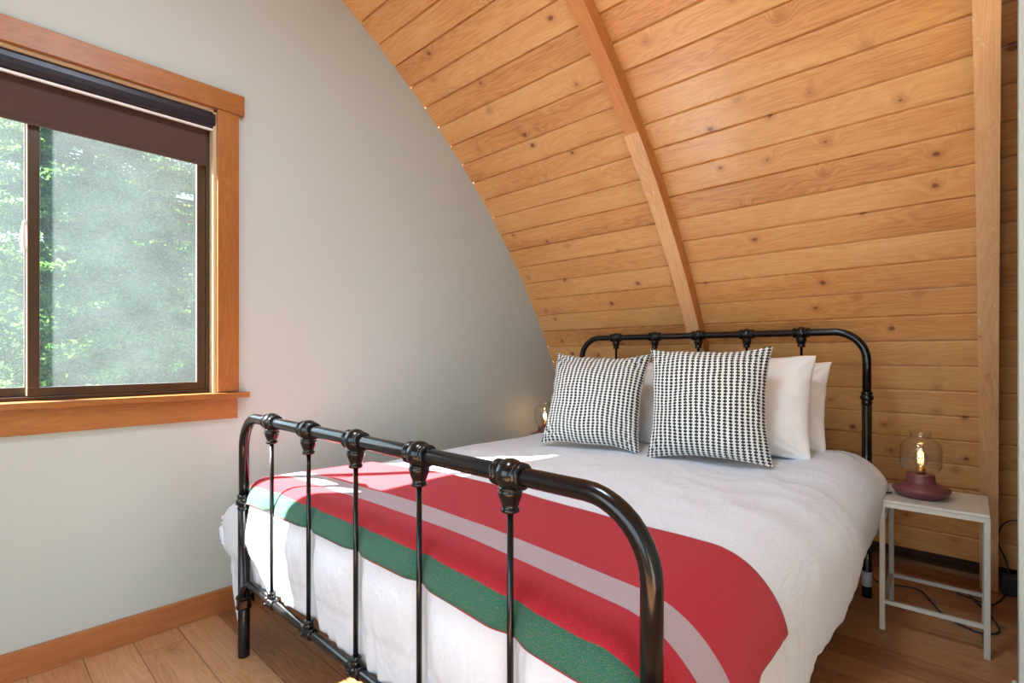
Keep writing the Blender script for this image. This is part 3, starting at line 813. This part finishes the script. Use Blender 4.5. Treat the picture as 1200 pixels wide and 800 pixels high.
# cords
bm = bmesh.new()
pts = smoothpath([(-.305, 2.600, .517), (-.322, 2.565, .5175), (-.334, 2.53, .505), (-.328, 2.51, .46), (-.350, 2.52, .40), (-.385, 2.66, .28), (-.40, 2.80, .12), (-.41, 2.96, .01), (-.34, 2.97, .008), (-.25, 2.99, .006), (-.195, 2.88, .006), (-.16, 2.79, .006), (-.10, 2.72, .006), (-.03, 2.69, .006), (.018, 2.76, .006), (-.01, 2.90, .006), (-.06, 3.03, .006), (-.105, 3.13, .010), (-.118, 3.07, .006), (-.07, 3.01, .018), (-.01, 3.02, .006), (.03, 3.14, .006), (.045, 3.20, .03)], 8)
tube(bm, pts, .0035, 8)
cd = from_bm('lamp_cord', bm, M['cord'], smooth=True, boxuv=0); tag(cd, 'dark lamp cord looping over the floor under the right side table', 'cord')
bm = bmesh.new(); box(bm, -.030, .040, -.03, .03, 0, .085)
pa = from_bm('power_adapter', bm, M['black_dull'], bevel=.006, boxuv=2); pa.location = (.055, 3.235, 0)
tag(pa, 'black power adapter on the floor beside the wooden rib at the right', 'adapter')
bm = bmesh.new()
wy = lambda z: vault_y(z)-.008
tube(bm, smoothpath([(.052, 3.235, .088), (.040, wy(.14), .14), (.018, wy(.20)-.004, .20), (.018, wy(.26)-.004, .26), (.035, wy(.31)-.004, .31), (.070, wy(.335)-.004, .335), (.105, wy(.33)-.004, .33), (.12, wy(.25)-.004, .25)], 8), .003, 8)
c2 = from_bm('cable', bm, M['cord'], smooth=True, boxuv=0); tag(c2, 'thin grey cable looping up the boards from the black adapter', 'cable')

# ------------------------------------------------------------------ outdoors
gr = link('ground', [(-60,-40,-3.2),(XW-.3,-40,-3.2),(XW-.3,40,-3.2),(-60,40,-3.2)], [(0,1,2,3)], M['grass'], uvs=[(0,0),(1,0),(1,1),(0,1)]); struct(gr, 'ground outside the window', 'ground')
def fir(x, y, hgt, base_r, label, nb, seed, leafmat, z0=-3.2, leaf=.05):
    rnd = random.Random(seed)
    r = empty('fir_tree', (x, y, z0)); tag(r, label, 'tree', 'trees outside the window')
    bm = bmesh.new(); tube(bm, [(0, 0, 0), (.03, .02, hgt*.5), (0, 0, hgt)], [.16, .10, .02], 10); from_bm('trunk', bm, M['bark'], r, smooth=True, boxuv=2)
    V, F = [], []; bmb = bmesh.new()
    for k in range(nb):
        t = rnd.random(); zz = 2.6+6.6*t; ln = base_r*(1-.45*t)*rnd.uniform(.6, 1.1)
        a = rnd.uniform(0, 2*PI); ca, sa = math.cos(a), math.sin(a); droop = rnd.uniform(.15, .45)
        P = [Vector((ca*ln*q, sa*ln*q, zz-droop*ln*q*q*.8+.12*q)) for q in (0, .33, .66, 1)]
        tube(bmb, P, [.018, .012, .008, .003], 4, False)
        ns = int(15+ln*34)
        for s in range(ns):
            q = rnd.uniform(.15, 1.0); c = Vector((ca*ln*q, sa*ln*q, zz-droop*ln*q*q*.8+.12*q))
            side = rnd.choice((-1, 1)); spr = (1.05-q)*.40*ln+.10
            dirv = Vector((-sa*side+ca*.6, ca*side+sa*.6, rnd.uniform(-.5, .05))).normalized()
            L_ = spr*rnd.uniform(.4, 1)
            for m in range(int(3+L_*9*.07/leaf+4)):
                p = c+dirv*L_*m/int(3+L_*9*.07/leaf+4)+Vector([rnd.gauss(0, .018) for _ in range(3)])
                d1 = (dirv+Vector([rnd.gauss(0, .55) for _ in range(3)])).normalized()*leaf*rnd.uniform(.6, 1.3)
                d2 = d1.cross(Vector([rnd.gauss(0, 1) for _ in range(3)])).normalized()*leaf*.28
                b = len(V); V += [p-d2*.5, p+d1*.5-d2, p+d1, p+d1*.5+d2]; F.append((b, b+1, b+2, b+3))
    from_bm('branches', bmb, M['bark'], r, boxuv=2)['kind'] = 'stuff'
    link('foliage', V, F, leafmat, r)['kind'] = 'stuff'
    return r
fir(-7.0, 1.95, 10.5, 2.2, 'nearest fir tree, its trunk right of centre in the window pane', 260, 1, M['leaf'])
fir(-8.6, -1.2, 10.5, 2.4, 'fir tree with pale needles filling the left part of the window view', 210, 2, M['leaf2'], leaf=.07)
fir(-11.8, 1.5, 12.0, 3.0, 'fir tree in the middle of the window view, behind the nearest one', 190, 3, M['leaf'], leaf=.10)
fir(-19.5, 4.6, 13.0, 3.6, 'fir tree standing farthest back, beside the shingled roof', 110, 4, M['leaf2'], leaf=.15)
def bush(x, y, z, r_, seed, label):
    rnd = random.Random(seed); V, F = [], []
    for k in range(2600):
        v = Vector([rnd.gauss(0, 1) for _ in range(3)]).normalized()*r_*rnd.uniform(.55, 1.0); v.z *= .9
        v *= 1+.25*nz(v.x*3, v.y*3, v.z*3+seed)
        d1 = Vector([rnd.gauss(0, 1) for _ in range(3)]).normalized()*.05; d2 = d1.cross(v).normalized()*.022
        b = len(V); V += [v-d2*.3, v+d1*.5-d2, v+d1, v+d1*.5+d2]; F.append((b, b+1, b+2, b+3))
    rt = empty('shrub', (x, y, -3.2)); tag(rt, label, 'shrub')
    link('foliage', [p+Vector((0, 0, z+3.2)) for p in V], F, M['leaf2'], rt)['kind'] = 'stuff'
    bm = bmesh.new(); tube(bm, [(0, 0, 0), (.02, .03, z+3.2)], [.07, .03], 8); from_bm('stem', bm, M['bark'], rt, boxuv=2)
bush(-4.3, .62, .42, .50, 9, 'pale green leafy shrub low in the window pane')
# neighbour's shingled roof
hr = empty('neighbouring_house', (-24.5, 0, -3.2)); tag(hr, 'house with a weathered shake roof glimpsed between the trees', 'house')
V = [(-.2, -5, 5.0), (-.2, 5.6, 5.0), (-3.6, 5.6, 8.6), (-3.6, -5, 8.6), (-.2, -5, 4.9), (-.2, 5.6, 4.9), (-3.6, 5.6, 8.5), (-3.6, -5, 8.5)]
link('roof', V, [(0,1,2,3), (7,6,5,4), (0,4,5,1), (1,5,6,2), (2,6,7,3), (3,7,4,0)], M['shingle'], hr, [(p[1], math.hypot(p[0], p[2])) for p in V])
bm = bmesh.new(); box(bm, -7, -.9, -4.8, 5.4, 0, 5.2); from_bm('wall', bm, M['wall'], hr, boxuv=1)

# ------------------------------------------------------------------ light
w = bpy.data.worlds.new('sky'); SC.world = w; w.use_nodes = True; nt = w.node_tree; nt.nodes.clear()
sk = nt.nodes.new('ShaderNodeTexSky'); sk.sky_type = 'NISHITA'; sk.sun_disc = False
sd = Vector((.83, .90, -1.0)).normalized()      # travel direction of the sunlight
sk.sun_elevation = math.asin(-sd.z); sk.sun_rotation = math.atan2(-sd.x, -sd.y); sk.air_density = 1.3; sk.dust_density = 2.5
bg = nt.nodes.new('ShaderNodeBackground'); bg.inputs[1].default_value = .22
ou = nt.nodes.new('ShaderNodeOutputWorld'); nt.links.new(sk.outputs[0], bg.inputs[0]); nt.links.new(bg.outputs[0], ou.inputs[0])
sl = bpy.data.lights.new('sun', 'SUN'); sl.energy = 66; sl.angle = math.radians(.6); sl.color = (1, .96, .88)
so = bpy.data.objects.new('sun', sl); COL.objects.link(so); so.rotation_euler = sd.to_track_quat('-Z', 'Y').to_euler(); so.location = (-6, -6, 8)
# cool fill light added at the unseen rear opening
al = bpy.data.lights.new('rear_fill', 'AREA'); al.shape = 'RECTANGLE'; al.size = OX1-OX0-.2; al.size_y = OZ1-OZ0-.1; al.energy = 50; al.color = (.64, .83, 1.0)
ao = bpy.data.objects.new('rear_fill', al); COL.objects.link(ao); ao.location = ((OX0+OX1)/2, YREAR-.12, (OZ0+OZ1)/2); ao.rotation_euler = (PI/2, 0, 0)

al3 = bpy.data.lights.new('overhead_fill', 'AREA'); al3.shape = 'DISK'; al3.size = .55; al3.energy = 35; al3.color = (.68, .86, 1.0)  # unseen cool fill added above the bed, without a fixture
ao3 = bpy.data.objects.new('overhead_fill', al3); COL.objects.link(ao3); ao3.location = (-.75, .35, 2.95)
al2 = bpy.data.lights.new('window_fill', 'AREA'); al2.shape = 'RECTANGLE'; al2.size = 1.0; al2.size_y = .9; al2.energy = 13; al2.color = (.62, .82, 1.0)  # cool fill added outside the left window on top of the sky light
ao2 = bpy.data.objects.new('window_fill', al2); COL.objects.link(ao2); ao2.location = (XW-.30, .19, 1.42); ao2.rotation_euler = Vector((1, .1, -.15)).to_track_quat('-Z', 'Z').to_euler()
# ------------------------------------------------------------------ camera
cam = bpy.data.cameras.new('camera'); cam.sensor_width = 36; cam.lens = 602/1200*36; cam.shift_y = 16/1200; cam.clip_start = .02
co = bpy.data.objects.new('camera', cam); COL.objects.link(co); co.location = (0, 0, H)
co.rotation_euler = (PI/2, 0, math.atan((1164-600)/602))
SC.camera = co
SC.view_settings.view_transform = 'Standard'; SC.view_settings.look = 'None'; SC.view_settings.gamma = 1
SC.view_settings.use_curve_mapping = False; SC.view_settings.exposure = 0.05
